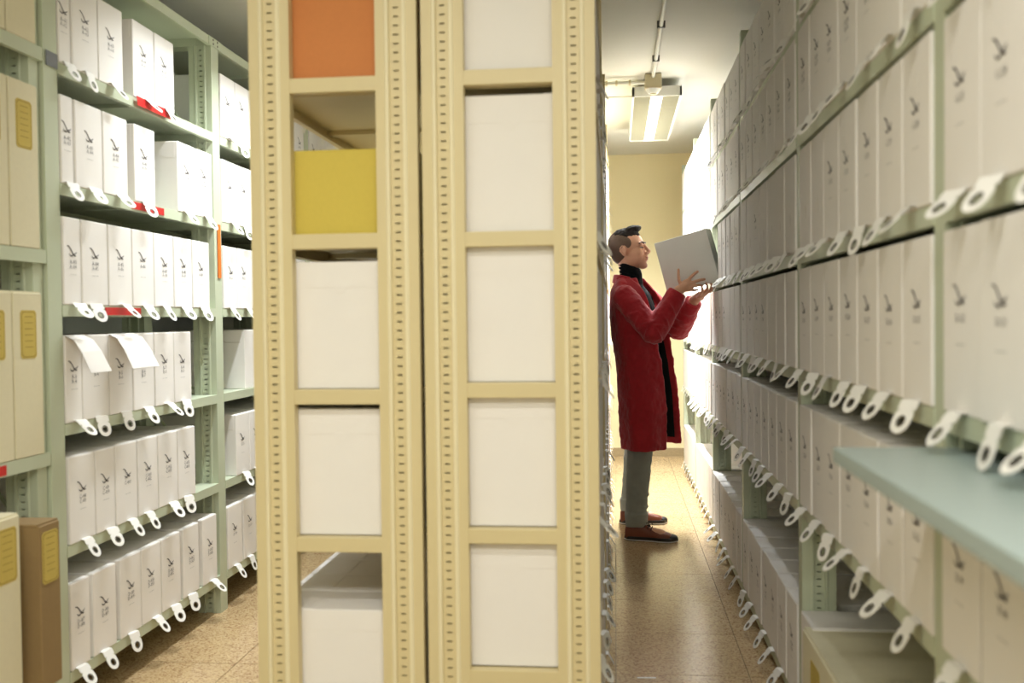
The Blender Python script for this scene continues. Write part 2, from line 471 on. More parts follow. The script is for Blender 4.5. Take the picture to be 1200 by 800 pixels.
BOXES = []
def archive_box(x, y, z, rotz, w, h, d, label, group, text=None, tab=True, lid=True, mats='card', tilt=0, variant=None, short=False, skew=0.0):
    o = link('archive_box', body_mesh(w, h, d, mats), None, (x, y, z+.0008), (0, 0, rotz+skew))
    tag(o, label, 'box', group)
    if lid: link('tuck_flap', lid_mesh(w, h, d), o)
    if variant == 'notch': link('thumb_mark', notch_mesh(w, h), o)
    elif text: link('printed_label', print_mesh(text[0], text[1], h), o, (random.uniform(-.006, .006), 0, random.uniform(-.006, .006)))
    if tab:
        tm = random.choice(TABS_SHORT if short else TABS)
        link('pull_tab', tm, o, (random.uniform(-.02, .02), 0, 0), (0, 0, math.copysign(random.uniform(-.05, .42), -rotz)))
    BOXES.append(o)
    return o
ORD = ['first', 'second', 'third', 'fourth', 'fifth', 'sixth', 'seventh', 'eighth', 'ninth', 'tenth']

b = MB(); b.box(-.032, .032, -.004, .004, 0, .0012, 'strap')
o = link('paper_scrap', b.mesh('paper_scrap'), None, (.095, 3.455, .0006), (0, 0, .06)); tag(o, 'thin white paper strip lying on the floor at the bottom of the right-hand aisle', 'paper scrap')

# ------------------------------------------------------------------ left rack (sage), front plane X=-1.70, recedes along +Y
LX = -1.70
rack = empty('shelving_rack', (LX, 2.84, 0)); tag(rack, 'sage green slotted steel rack of white boxes along the left-hand aisle', 'shelving rack')
H_L = 2.46
def left_parts(bays, zs, posts, root, ry):
    for y in posts:
        me = upright_mesh(H_L, .10, .075, 'green_paint', 'green_paint')
        o = link('upright', me, root, (0, y-ry, 0)); o.scale = (-1, 1, 1)
        o = link('upright', me, root, (-.42, y-ry, 0))
        b = MB()
        for i in range(6):
            z0 = .25+i*.36
            b.tube((-.1, .03, z0), (-.33, .03, z0+.3 if i % 2 else z0), .006, 'green_paint', 6)
        link('brace', b.mesh('brace'), root, (0, y-ry, 0))
    for (a, c) in bays:
        me = shelf_mesh(c-a, .415, 'green_paint'); 
        for z in zs:
            o = link('shelf', me, root, (.002, a-ry, z)); o.scale = (-1, 1, 1)
LB = [(2.915, 4.10), (4.175, 5.36), (5.435, 6.62), (6.695, 7.88)]
LZ = [.165, .56, .94, 1.309, 1.685, 2.055, 2.46]
left_parts(LB, LZ, [2.84, 4.10, 5.36, 6.62, 7.88], rack, 2.84)
# top rail joint plate, shade of its holes put in as dark discs
b = MB(); b.box(0, .003, -.03, .105, 0, .036, 'green_paint')
for (yy, zz) in ((.015, .01), (.015, .027), (.06, .01), (.06, .027)): b.tube((.003, yy, zz), (.0045, yy, zz), .005, 'dark_clip', 8)
o = link('joint_plate', b.mesh('joint_plate'), rack, (.002, 4.10-2.84, 2.424))
def shelf_label(name, y0, y1, z, m, h=.026, x=.006):
    b = MB(); b.box(0, .0015, 0, y1-y0, 0, h, m); o = link(name, b.mesh(name), rack, (x-.003, y0-2.84, z)); return o
o = shelf_label('shelf_label', 3.40, 3.66, 2.024, 'red_label', .034, .02); o['label'] = 'red strip on the top shelf lip'; o.rotation_euler = (0, -.12, 0)
o = shelf_label('shelf_label', 3.37, 3.62, 1.655, 'red_label'); o['label'] = 'red strip on the second shelf lip'
o = shelf_label('shelf_label', 3.17, 3.42, 1.278, 'red_label'); o['label'] = 'red strip on the third shelf lip'
o = shelf_label('post_label', 4.128, 4.16, 1.44, 'orange_label', .23); o['label'] = 'orange strip stuck on the post'
o = shelf_label('post_label', 2.85, 2.912, 2.03, 'grey_label', .045); o['label'] = 'grey sticker on the post'

HB, DB = .272, .375
rowsL = {
 5: (2.055, [(2.83, 2.988), (2.998, 3.155), (3.160, 3.324), (3.395, 3.562), (3.567, 3.729)], 'A-6'),
 4: (1.685, [(2.835, 2.992), (3.002, 3.172), (3.177, 3.343), (3.392, 3.553), (3.742, 3.908), (3.912, 4.075)], 'A-8'),
 3: (1.309, [(2.865, 3.023), (3.028, 3.192), (3.197, 3.361), (3.365, 3.526), (3.530, 3.691), (3.696, 3.862), (3.867, 4.035)], 'A-8'),
 2: (.94, [(2.855, 3.014), (3.018, 3.184), (3.189, 3.347), (3.353, 3.516), (3.521, 3.679), (3.684, 3.836)], 'B-'),
 1: (.56, [(2.925, 3.082), (3.086, 3.21), (3.215, 3.369), (3.376, 3.528), (3.535, 3.694), (3.701, 3.859)], 'C-4'),
 0: (.165, [(2.885, 3.035), (3.054, 3.205), (3.232, 3.381), (3.386, 3.538), (3.545, 3.705), (3.728, 3.88), (3.914, 4.062)], 'D-8'),
}
cnt = {5: 1, 4: 2, 3: 3, 2: 3, 1: 8, 0: 7}
SHN = {5: 'top shelf', 4: 'second shelf down', 3: 'third shelf down', 2: 'fourth shelf down', 1: 'fifth shelf down', 0: 'bottom shelf'}
for r, (z, lst, pre) in rowsL.items():
    for i, (a, c) in enumerate(lst):
        if a < 2.92: a = 2.92
        n = cnt[r]+i
        num = (lambda k: pre + str(k)) if r not in (4, 3) else (lambda k: pre + str(k % 10))
        t1 = num(n); t2 = num(n+1) if (r, i) not in ((3, 3), (3, 6), (2, 1), (1, 2)) else None
        extra = ' with lid flap hanging open' if (r, i) in ((2, 0), (2, 2)) else ''
        lab = ('white box' if extra else 'white archive box') + extra + ', ' + ORD[i] + ' from near post, ' + SHN[r] + ', left rack'
        o = archive_box(LX+.004, (a+c)/2, z, PI/2, c-a-.003, HB, DB, lab, 'white archive boxes on the left-hand rack', (t1, t2), skew=random.uniform(-.01, .01))
        if extra:
            w = c-a-.005
            b = MB(); L_ = .125
            seg = [(0.0, HB+.002), (-.03, HB-.012), (-.055, HB-.05), (-.085, HB-.115)]
            vs_ = []
            for (yy, zz) in seg: vs_ += [(-w/2-.004, yy, zz), (w/2+.012-(yy*.25), yy, zz)]
            b.add(vs_, [(0, 1, 3, 2), (2, 3, 5, 4), (4, 5, 7, 6)], 'card_flap')
            b.add([(x, y_+.0015, z_-.0015) for x, y_, z_ in vs_], [(2, 3, 1, 0), (4, 5, 3, 2), (6, 7, 5, 4)], 'card_flap')
            link('open_flap', b.mesh('open_flap'), o)
# bay two and three on the left rack
for bi, (a0, a1) in enumerate(LB[1:3]):
    for r in range(5, -1, -1):
        z = rowsL[r][0]
        if bi == 1 and r < 3: continue
        yy = a0+.01; i = 0
        if bi == 0 and r == 2:
            o = archive_box(LX-.03, 4.62, z, PI, .36, HB, .165, 'white archive box turned sideways, broad face showing, fourth shelf down beside cream rack', 'white archive boxes on the left-hand rack', None, tab=False, lid=False)
            b = MB(); 
            stroke(b, [(-.16, .215, .003), (-.09, .215, .003), (-.075, .222, .003), (-.03, .222, .003), (0, .21, .003), (.03, .222, .003), (.075, .222, .003), (.16, .212, .003)], .1662, 'card_fold')
            link('flap_crease', b.mesh('flap_crease'), o)
            o.location.x = LX-.19
            yy = 4.66; i = 1
        if bi == 0 and r == 1: yy = a0+.12
        while yy + .165 < a1:
            w = random.uniform(.158, .166)
            lab = 'white archive box, ' + ORD[i] + ' in ' + ('second' if bi == 0 else 'third') + ' bay back, ' + SHN[r] + ', left-hand rack'
            archive_box(LX+.004, yy+w/2, z, PI/2, w-.003, HB, DB, lab, 'white archive boxes on the left-hand rack', ({5:'A-7', 4:'A-9', 3:'B-2', 2:'B-9', 1:'C-5', 0:'D-9'}[r]+str(i % 10), None))
            yy += w+.003+(.012 if r == 0 else 0); i += 1

# near-left bay (its shelves sit at other heights)
near = empty('shelving_rack', (LX, 1.6, 0)); tag(near, 'sage green rack bay of beige folio boxes at the left picture edge', 'shelving rack')
me = shelf_mesh(1.22, .415, 'green_paint', .04)
for z in (.235, .865, 1.472, 2.076):
    o = link('shelf', me, near, (.002, .012, z)); o.scale = (-1, 1, 1)
me = upright_mesh(H_L, .10, .05, 'green_paint', 'green_paint')
for y in (0, 1.185):
    o = link('upright', me, near, (-.42, y, 0))
o = link('upright', me, near, (0, -.04, 0)); o.scale = (-1, 1, 1)
o = link('upright', me, near, (-.012, 1.183, 0)); o.scale = (-1, 1, 1)
b = MB(); b.box(0, .0015, 0, .08, 0, .028, 'red_label'); o = link('shelf_label', b.mesh('shelf_label'), near, (.003, .93, .83)); o['label'] = 'red strip on the shelf lip'

def folio_box(x, y, z, rotz, w, h, d, label, m='beige_card', plaque=None, tiltx=0.0, bx=0.0):
    o = link('folio_box', body_mesh(w, h, d, m), None, (x, y, z+.001), (tiltx, 0, rotz))
    tag(o, label, 'box', 'cloth-covered folio boxes')
    b = MB(); b.box(-w/2-.002, w/2+.002, .006, d, h-.001, h+.005, m); link('lid', b.mesh('lid'), o)
    if plaque:
        pz0, pz1, pw = plaque
        c = .008
        def octo(k, y_):
            a, q0, q1 = pw/2-k, pz0+k, pz1-k
            return [(bx-a+c, y_, q0), (bx+a-c, y_, q0), (bx+a, y_, q0+c), (bx+a, y_, q1-c), (bx+a-c, y_, q1), (bx-a+c, y_, q1), (bx-a, y_, q1-c), (bx-a, y_, q0+c)]
        b = MB()
        A = octo(0, -.0012); B_ = octo(.004, -.0014); C_ = octo(.006, -.0016)
        b.poly(A, 'plaque'); b.poly(B_, 'plaque_line'); b.poly(C_, 'plaque')
        b.add(A + [(p[0], 0, p[2]) for p in A], [(i, 8+i, 8+(i+1) % 8, (i+1) % 8) for i in range(8)], 'plaque')
        for k in range(6):
            zz = pz1-.02-k*(pz1-pz0-.035)/6
            b.quad((bx-pw*.26, -.0018, zz), (bx+pw*.26, -.0018, zz), (bx+pw*.26, -.0018, zz+.0018), (bx-pw*.26, -.0018, zz+.0018), 'plaque_line')
        link('plaque', b.mesh('plaque'), o)
    return o
for (z, h, nm) in ((2.076, .42, 'top shelf'), (1.472, .475, 'second shelf down'), (.865, .475, 'third shelf down')):
    for k, (a, c) in enumerate([(2.66, 2.80), (2.505, 2.652), (2.35, 2.498)]):
        folio_box(LX+.003, (a+c)/2, z, PI/2, c-a, h, .36, 'beige folio box, %s from the post on the %s, left picture edge' % (ORD[k], nm), plaque=(h-.19, h-.05, .078) if z > 1 or k >= 0 else None)
o = folio_box(-1.60, 2.455, .238, PI/2, .118, .50, .36, 'tall beige folio box with ochre plaque jutting out beside the brown box', plaque=(.33, .475, .085))
o = folio_box(-1.58, 2.622, .238, PI/2, .098, .455, .36, 'brown folio box with ochre plaque jutting out at bottom left', 'brown_card', plaque=(.29, .435, .078))

# ------------------------------------------------------------------ right rack, front plane X=.55
RX = .55
rackR = empty('shelving_rack', (RX, .4, 0)); tag(rackR, 'long sage green rack of white boxes along the right-hand aisle', 'shelving rack')
H_R = 2.49
RP = [.44, 1.74, 3.05, 4.43, 5.79, 7.05, 8.27]
RB = [(RP[i]+.055, RP[i+1]) for i in range(6)]
RZ = [.065, .685, 1.088, 1.44, 1.79, 2.11]
for y in RP:
    me = upright_mesh(H_R, .10, .055, 'green_paint', 'green_paint')
    link('upright', me, rackR, (0, y-.4, 0)); link('upright', me, rackR, (.33, y-.4, 0))
    b = MB()
    for i in range(6):
        z0 = .25+i*.36
        b.tube((.1, .03, z0), (.33, .03, z0+.3 if i % 2 else z0), .006, 'green_paint', 6)
    link('brace', b.mesh('brace'), rackR, (0, y-.4, 0))
for (a, c) in RB:
    me = shelf_mesh(c-a, .43, 'green_paint')
    for z in RZ: link('shelf', me, rackR, (-.002, a-.4, z))
SHR = {0: 'bottom shelf', 1: 'second shelf up', 2: 'third shelf up', 3: 'fourth shelf up', 4: 'fifth shelf up', 5: 'top shelf'}
BAYN = ['nearest bay', 'second bay', 'third bay', 'fourth bay', 'fifth bay', 'last bay']
PRE = {0: 'F-', 1: 'E-', 2: 'D-', 3: 'C-', 4: 'B-', 5: 'A-'}
HR, DR = .298, .375
far = MB()
def far_box(mb, x, y, z, w, h, d, sgn):
    # plain box and tab for the stuff rows, sgn=+1 spine faces -X
    x0, x1 = (x, x+d) if sgn > 0 else (x-d, x)
    mb.box(x0, x1, y-w/2, y+w/2, z, z+h, 'card')
    L = random.uniform(.035, .05); a = random.uniform(.9, 1.35); ex = -sgn*(.008+L*math.cos(a)); ez = -L*math.sin(a)
    px = x - sgn*.0; sk = random.uniform(-.015, .015)
    P0 = [(px, y-.02, z+.005), (px, y+.02, z+.005), (px-sgn*.01, y+.02, z+.004), (px-sgn*.01, y-.02, z+.004), (px+ex, y+.012+sk, z+ez), (px+ex, y-.012+sk, z+ez)]
    mb.add(P0, [(0, 1, 2, 3), (3, 2, 4, 5)], 'strap')
for bi, (a0, a1) in enumerate(RB):
    for r in range(6):
        z = RZ[r]; slot = (a1-a0)/7.0
        for i in range(7):
            yc = a0+slot*(i+.5)
            w = min(slot-.006, .172+random.uniform(-.004, .006))
            if bi == 0 and i < 1: continue                     # behind the camera's edge of view
            if bi == 0 and r == 1 and i < 0: continue
            if bi == 1 and r == 0 and i < 6: continue          # beige box stands here
            if bi == 0 and r == 0 and i < 5: continue
            if bi == 3 and r == 3 and i == 6: continue          # the box in the man's hands came from here
            if bi == 3 and r == 3 and i == 5: continue
            if bi == 5 or (bi == 4 and r == 0):
                far_box(far, RX-.002, yc, z+.001, w, HR, DR, 1); continue
            h = HR - (.022 if (bi == 0 and r == 1) else 0)
            variant = 'notch' if (r == 3 and ((bi == 2 and i not in (4,)) or (bi == 1 and i in (5, 6)))) else None
            lab = 'white archive box, %s from near post, %s, %s, right-hand rack' % (ORD[i], SHR[r], BAYN[bi])
            if variant: lab = 'white box with thumb crescent, %s from near post, %s, %s, right-hand rack' % (ORD[i], SHR[r], BAYN[bi])
            n = 10+bi*9+i+r*3
            showtext = not (bi >= 2 and r in (2,) and i < 3)
            archive_box(RX-.003-random.uniform(0, .004), yc, z, -PI/2, w, h, DR, lab, 'white archive boxes on the right-hand rack', (PRE[r]+str(n), PRE[r]+str(n+1) if r in (0, 4) else None) if showtext else None, variant=variant, skew=random.uniform(-.012, .012), lid=bi < 4)
o = link('archive_box_row', far.mesh('archive_box_row'), None); o['kind'] = 'stuff'
tag(o, 'distant rows of white archive boxes at the far end of the right-hand rack', 'boxes')
o = folio_box(RX-.025, 2.40, .066, -PI/2, 1.02, .285, .42, 'large long beige folio box with ochre plaque, bottom shelf lower right', plaque=(.13, .24, .12), bx=-.33)

# pull-out tray
t = empty('pull_out_tray', (.365, .46, 1.0)); tag(t, 'pale blue-grey pull-out tray jutting from the near end of the right-hand rack', 'tray')
b = MB(); b.box(0, .52, 0, 1.278, 0, .026, 'tray'); link('board', bevel_mesh(b.mesh('board'), .003, 2), t)
for y in (.03, 1.25):
    b = MB(); b.box(.2, .56, y-.008, y+.008, .027, .047, 'green_paint'); link('runner', b.mesh('runner'), t)

# ------------------------------------------------------------------ the two cream racks, ends facing the camera at Y=2.40
EY = 2.40
def cream_rack(x0, zs, label, box_x0):
    t = empty('shelving_rack', (x0, EY, 0)); tag(t, label, 'shelving rack')
    W = .422; H = 2.46
    for k in range(5):
        y = k*1.3
        me = upright_mesh(H, .103, .03, 'cream_paint', 'ridge_highlight')
        link('upright', me, t, (0, y, 0)); o = link('upright', me, t, (W, y, 0)); o.scale = (-1, 1, 1)
    for z in zs:
        b = MB(); b.box(.095, W-.095, .002, .03, z-.036, z+.001, 'cream_paint'); link('end_bar', bevel_mesh(b.mesh('end_bar'), .0025, 2), t)
    for k in range(4):
        me = shelf_mesh(1.255, W-.006, 'cream_paint')
        for z in zs: link('shelf', me, t, (.003, k*1.3+.045, z))
    return t
Z1 = [.262, .711, 1.079, 1.464, 1.848, 2.25]
Z2 = [.03, .389, .737, 1.094, 1.462, 1.853, 2.25]
r1 = cream_rack(-.899, Z1, 'cream slotted rack end on the left holding orange and yellow boxes', 0)
r2_ = cream_rack(-.466, Z2, 'cream slotted rack end on the right holding only white boxes', 0)
def end_box(xc, z, w, h, m, label, face=-1, d=.39, y0=2.434, tab=False, lid=True, cat_group='boxes at the cream rack ends'):
    # broad side towards the camera; spine faces the aisle on side `face`
    xs = xc + face*d/2
    o = archive_box(xs, y0+w/2, z, -PI/2 if face < 0 else PI/2, w, h, d, label, cat_group, None, tab=tab, lid=lid, mats=m)
    return o
C1, C2 = -.899+.211, -.466+.211
end_box(C1, 1.848, .17, .36, 'orange_card', 'orange card box at the top of the left cream rack', lid=False)
end_box(C1, 1.464, .15, .212, 'yellow_card', 'yellow card box in the left cream rack', lid=False)
end_box(C1+.03, 1.464, .17, .222, 'tan_card', 'tan card box directly behind the yellow box', y0=2.62, d=.33, lid=False)
end_box(C1, 1.079, .17, .318, 'card', 'white box directly below the yellow box, left cream rack')
end_box(C1, .711, .17, .318, 'card', 'white box second below the yellow box, left cream rack')
yy = 2.434
for i in range(7):
    end_box(C1, .262, .168, .26, 'card', ['white box at the bottom front of the left cream rack', 'second white box back, bottom of left cream rack', 'third white box back, bottom of left cream rack', 'fourth white box back, bottom of left cream rack', 'fifth white box back, bottom of left cream rack', 'sixth white box back, bottom of left cream rack', 'seventh white box back, bottom of left cream rack'][i], y0=yy, tab=True)
    yy += .173
names = {1.853: 'uppermost white box at the end of the right cream rack', 1.462: 'second white box down at the end of the right cream rack', 1.094: 'third white box down at the end of the right cream rack', .737: 'fourth white box down at the end of the right cream rack', .389: 'lowest white box in view at the end of the right cream rack'}
for z, nm in names.items():
    end_box(C2, z, .17, .335 if z not in (.389,) else .306, 'card', nm, face=1, tab=True)
# deeper boxes of both cream racks: near ones singly on the aisle side, the rest as one mass
for r, z in enumerate([.389, .737, 1.094, 1.462, 1.853]):
    for i in range(1, 7):
        yb = 2.452+.173*i
        if 2.36+1.3-.01 < yb+.17 and yb < 2.4+1.3+.05: yb = 3.75
        archive_box(-.044-.004, yb+.085 if i < 7 else yb, z, PI/2, .166, .30, .375, 'white archive box, %s behind end box, %s, right cream rack' % (ORD[i-1], {0: 'lowest shelf in view', 1: 'fourth row down', 2: 'third row down', 3: 'second row down', 4: 'top row'}[r]), 'white archive boxes along the right cream rack', None, lid=False, short=True) if yb != 3.75 or i == 6 else None
mass = MB()
for z in [.03, .389, .737, 1.094, 1.462, 1.853]:
    for k in range(4):
        for i in range(7):
            yb = 2.445+k*1.3+i*.178+.09
            if yb < 3.95 and z > .1: continue
            if i == 7: continue
            far_box(mass, -.048, yb, z+.001, .168, .30, .375, -1)
o = link('archive_box_row', mass.mesh('archive_box_row'), None); o['kind'] = 'stuff'
tag(o, 'rows of white archive boxes deeper in the right cream rack, tabs sticking into the aisle', 'boxes')
mass = MB()
for z in [.711, 1.079, 1.848]:
    for k in range(4):
        for i in range(7):
            yb = 2.445+k*1.3+i*.178+.09
            if k == 0 and i == 0: continue
            far_box(mass, -.899+.004, yb, z+.001, .168, .30 if z > .3 else .26, .375, 1)
o = link('archive_box_row', mass.mesh('archive_box_row'), None); o['kind'] = 'stuff'
tag(o, 'rows of white archive boxes deeper in the left cream rack', 'boxes')

# ------------------------------------------------------------------ the man
def prim_mesh(name, fn, material, voxel=.005, smooth=4, disp=0.0, dscale=.08, parent=None):
    bm = bmesh.new(); fn(bm)
    me = bpy.data.meshes.new(name); bm.to_mesh(me); bm.free()
    me.materials.append(M[material])
    o = bpy.data.objects.new(name, me); COL.objects.link(o)
    if parent is not None: o.parent = parent
    r = o.modifiers.new('remesh', 'REMESH'); r.mode = 'VOXEL'; r.voxel_size = voxel; r.use_smooth_shade = True
    if smooth:
        s = o.modifiers.new('smooth', 'SMOOTH'); s.iterations = smooth; s.factor = .5
    if disp:
        tx = bpy.data.textures.new(name+'_folds', 'CLOUDS'); tx.noise_scale = dscale
        d = o.modifiers.new('folds', 'DISPLACE'); d.texture = tx; d.strength = disp; d.texture_coords = 'LOCAL'
    return o
def ell(bm, c, r, mtx=None, sub=3, rot=None):
    T = Matrix.Translation(Vector(c))
    if rot: T = T @ Matrix.Rotation(rot[0], 4, 'X') @ Matrix.Rotation(rot[1], 4, 'Y') @ Matrix.Rotation(rot[2], 4, 'Z')
    T = T @ Matrix.Diagonal((r[0], r[1], r[2], 1))
    if mtx: T = mtx @ T
    bmesh.ops.create_icosphere(bm, subdivisions=sub, radius=1, matrix=T)
def chain(bm, pts, mtx=None, ends=True, n=16):
    P = [(Vector(p[:3]), p[3]) for p in pts]
    if mtx: P = [(mtx @ p, r) for p, r in P]
    for i, (p, r) in enumerate(P):
        if ends or 0 < i < len(P)-1: bmesh.ops.create_icosphere(bm, subdivisions=2, radius=r*1.01, matrix=Matrix.Translation(p))
    for (p0, r0), (p1, r1) in zip(P, P[1:]):
        d = p1-p0
        if d.length < 1e-5: continue
        q = d.to_track_quat('Z', 'Y').to_matrix().to_4x4()
        bmesh.ops.create_cone(bm, cap_ends=True, segments=n, radius1=r0, radius2=r1, depth=d.length, matrix=Matrix.Translation((p0+p1)/2) @ q)
def catmull(P, n):
    out = []
    Q = [P[0]*2-P[1]] + P + [P[-1]*2-P[-2]]
    m = len(P)-1
    for k in range(n+1):
        t = k/n*m; i = min(int(t), m-1); u = t-i
        a, b_, c, d = Q[i], Q[i+1], Q[i+2], Q[i+3]
        out.append(.5*((2*b_)+(c-a)*u+(2*a-5*b_+4*c-d)*u*u+(3*b_-a-3*c+d)*u**3))
    return out
man = empty('person', (.16, 5.78, 0))
tag(man, 'man in long red coat and black turtleneck lifting a white box', 'person')
MI = Matrix.Translation((-.16, -5.78, 0))     # world -> man frame
HM = MI @ Matrix.Translation((.082, 5.77, 1.632)) @ Matrix.Rotation(math.radians(-14), 4, 'Z') @ Matrix.Rotation(math.radians(-7), 4, 'Y')
def torso(bm, secs, n=28):
    rings = []
    for (x, y, z, rx, ry, a) in secs:
        ring = []
        for i in range(n):
            t = 2*PI*i/n; u = Vector((math.cos(t)*rx, math.sin(t)*ry, 0)); u.rotate(Matrix.Rotation(a, 3, 'Z'))
            ring.append(bm.verts.new(MI @ Vector((x+u.x, y+u.y, z))))
        rings.append(ring)
    for A, B in zip(rings, rings[1:]):
        for i in range(n): bm.faces.new((A[i], A[(i+1) % n], B[(i+1) % n], B[i]))
    bm.faces.new(list(reversed(rings[0]))); bm.faces.new(rings[-1])
add_stubble(M['skin'], HM @ Vector((.040, 0, -.105)))
R_SH, R_EL, R_WR = (.05, 5.57, 1.36), (.205, 5.50, 1.165), (.345, 5.545, 1.395)
L_SH, L_EL, L_WR = (.12, 5.97, 1.36), (.365, 5.93, 1.18), (.445, 5.76, 1.345)
def fing(bm, pts, r=.0085):
    n = len(pts); chain(bm, [(*p, r*(1-.09*i)) for i, p in enumerate(pts)], MI, n=10)
def body_fn(bm):
    E = ell
    E(bm, (-.012, 0, .034), (.096, .076, .086), HM)
    E(bm, (.028, 0, -.02), (.062, .060, .085), HM)
    E(bm, (.05, 0, -.055), (.043, .045, .05), HM)
    E(bm, (.066, 0, -.094), (.027, .028, .021), HM)
    for s in (-1, 1):
        E(bm, (.020, s*.034, -.050), (.058, .026, .040), HM)
        E(bm, (.030, s*.040, -.020), (.050, .022, .045), HM)
        E(bm, (.058, s*.036, -.02), (.028, .024, .026), HM)
        E(bm, (.076, s*.027, .03), (.013, .026, .009), HM)
        E(bm, (-.014, s*.080, -.004), (.017, .006, .028), HM, rot=(0, .25, s*.3))
        chain(bm, [(.000, s*.081, .004, .0045), (-.006, s*.086, .022, .0045), (-.020, s*.089, .027, .0045), (-.034, s*.090, .014, .0045), (-.032, s*.088, -.006, .0045), (-.018, s*.083, -.028, .005), (-.006, s*.079, -.030, .0055)], HM, n=8)
        E(bm, (.097, s*.011, -.027), (.010, .008, .008), HM)
        E(bm, (.080, s*.031, .017), (.0115, .015, .006), HM)
        E(bm, (.079, s*.031, -.004), (.011, .015, .005), HM)
    chain(bm, [(.086, 0, .026, .009), (.099, 0, .002, .009), (.111, 0, -.018, .0105), (.104, 0, -.028, .009)], HM)
    E(bm, (.090, 0, -.048), (.012, .022, .007), HM); E(bm, (.088, 0, -.0625), (.012, .019, .0065), HM)
    E(bm, (.084, 0, -.038), (.013, .016, .012), HM)
    chain(bm, [(.09, 5.78, 1.36, .052), (.085, 5.775, 1.46, .050), (.068, 5.772, 1.57, .054)], MI)
    torso(bm, [(.12, 5.79, .84, .10, .155, -.3), (.12, 5.79, .98, .10, .15, -.3), (.11, 5.785, 1.15, .105, .155, -.3), (.095, 5.785, 1.33, .105, .17, -.3), (.09, 5.785, 1.41, .07, .12, -.3)])
    chain(bm, [(*R_SH, .058), (*R_EL, .043), (*R_WR, .030)], MI); chain(bm, [(*L_SH, .058), (*L_EL, .043), (*L_WR, .030)], MI)
    chain(bm, [(.12, 5.70, .86, .085), (.13, 5.66, .48, .055), (.10, 5.625, .09, .040), (.11, 5.62, .05, .035), (.24, 5.58, .04, .03)], MI)
    chain(bm, [(.12, 5.88, .86, .085), (.115, 5.98, .5, .055), (.075, 6.06, .09, .040), (.08, 6.065, .05, .035), (.2, 6.08, .04, .03)], MI)
    # right hand (near): palm against the near face of the box, fingers fanned
    wx, wy, wz = R_WR
    palm = (wx+.035, 5.545, wz+.022)
    chain(bm, [(wx, wy, wz, .027), (*palm, .026)], MI)
    ell(bm, (palm[0]+.012, 5.547, palm[2]+.006), (.036, .015, .036), MI, rot=(0, -.7, 0))
    fing(bm, [(.362, 5.545, 1.415), (.347, 5.55, 1.452), (.345, 5.565, 1.482), (.346, 5.575, 1.512)], .0105)   # thumb
    fing(bm, [(.385, 5.545, 1.435), (.408, 5.548, 1.465), (.432, 5.562, 1.487), (.450, 5.572, 1.499)], .0106)
    fing(bm, [(.395, 5.54, 1.425), (.430, 5.545, 1.442), (.462, 5.556, 1.452), (.487, 5.566, 1.456)], .0106)
    fing(bm, [(.398, 5.54, 1.41), (.430, 5.542, 1.420), (.455, 5.552, 1.424), (.475, 5.562, 1.420)], .0092)
    fing(bm, [(.392, 5.54, 1.40), (.415, 5.54, 1.396), (.436, 5.55, 1.396), (.450, 5.56, 1.400)], .0085)
    # left hand (far): open palm under the box
    lx, ly, lz = L_WR
    chain(bm, [(lx, ly, lz, .027), (lx+.03, 5.70, lz+.022, .026)], MI)
    ell(bm, (lx+.04, 5.685, lz+.03), (.04, .034, .017), MI, rot=(.15, -.5, 0))
    fing(bm, [(.505, 5.665, 1.385), (.54, 5.655, 1.402), (.565, 5.655, 1.416), (.585, 5.655, 1.428)], .0106)  # index, straight
    fing(bm, [(.50, 5.65, 1.38), (.525, 5.635, 1.398), (.532, 5.62, 1.422), (.524, 5.612, 1.440)], .0095)
    fing(bm, [(.485, 5.645, 1.378), (.505, 5.622, 1.396), (.506, 5.604, 1.418), (.498, 5.596, 1.436)], .0092)
    fing(bm, [(.47, 5.65, 1.375), (.478, 5.615, 1.388), (.476, 5.595, 1.408), (.470, 5.588, 1.424)], .0085)
    fing(bm, [(.46, 5.72, 1.37), (.492, 5.745, 1.392), (.52, 5.75, 1.404)], .0105)
body = prim_mesh('body', body_fn, 'skin', .0036, 6, parent=man)

# face details, children of the man
def hp(x, y, z): return HM @ Vector((x, y, z))
def simple(name, fn, material, sub=False):
    bm = bmesh.new(); fn(bm)
    for f in bm.faces: f.smooth = True
    me = bpy.data.meshes.new(name); bm.to_mesh(me); bm.free(); me.materials.append(M[material])
    return link(name, me, man)
for s in (-1, 1):
    e = simple('eye', lambda bm: ell(bm, (.0745, s*.030, .0055), (.0105, .0120, .0085), HM), 'eye')
    bm = bmesh.new(); ell(bm, (.0838, s*.0290, .0048), (.0026, .005, .0058), HM)
    me = bpy.data.meshes.new('iris'); bm.to_mesh(me); bm.free(); me.materials.append(M['iris']); link('iris', me, e)
    simple('eyelid', lambda bm: ell(bm, (.0805, s*.031, .0130), (.0115, .0145, .0045), HM, rot=(0, .35, 0)), 'skin')
    simple('eyelashes', lambda bm: chain(bm, [(.0862, s*.020, .0095, .0014), (.0868, s*.030, .0115, .0018), (.080, s*.041, .0085, .0016)], HM, n=6), 'hair')
    simple('eyebrow', lambda bm: chain(bm, [(.0895, s*.012, .029, .0036), (.0895, s*.026, .035, .0052), (.0815, s*.040, .035, .0045), (.072, s*.050, .029, .003)], HM), 'hair')
simple('lips', lambda bm: (ell(bm, (.0945, 0, -.0515), (.0085, .018, .0032), HM), ell(bm, (.0925, 0, -.0595), (.0085, .016, .0038), HM)), 'lip')
def hair_fn(bm):
    ell(bm, (-.018, 0, .074), (.088, .068, .060), HM)
    ell(bm, (-.062, 0, .050), (.058, .062, .066), HM)
    ell(bm, (.028, 0, .121), (.052, .050, .019), HM, rot=(0, -.10, 0))
    ell(bm, (.060, .004, .120), (.022, .040, .016), HM, rot=(0, -.35, 0))
hair = prim_mesh('hair', hair_fn, 'hair', .0035, 3, .009, .014, parent=man)
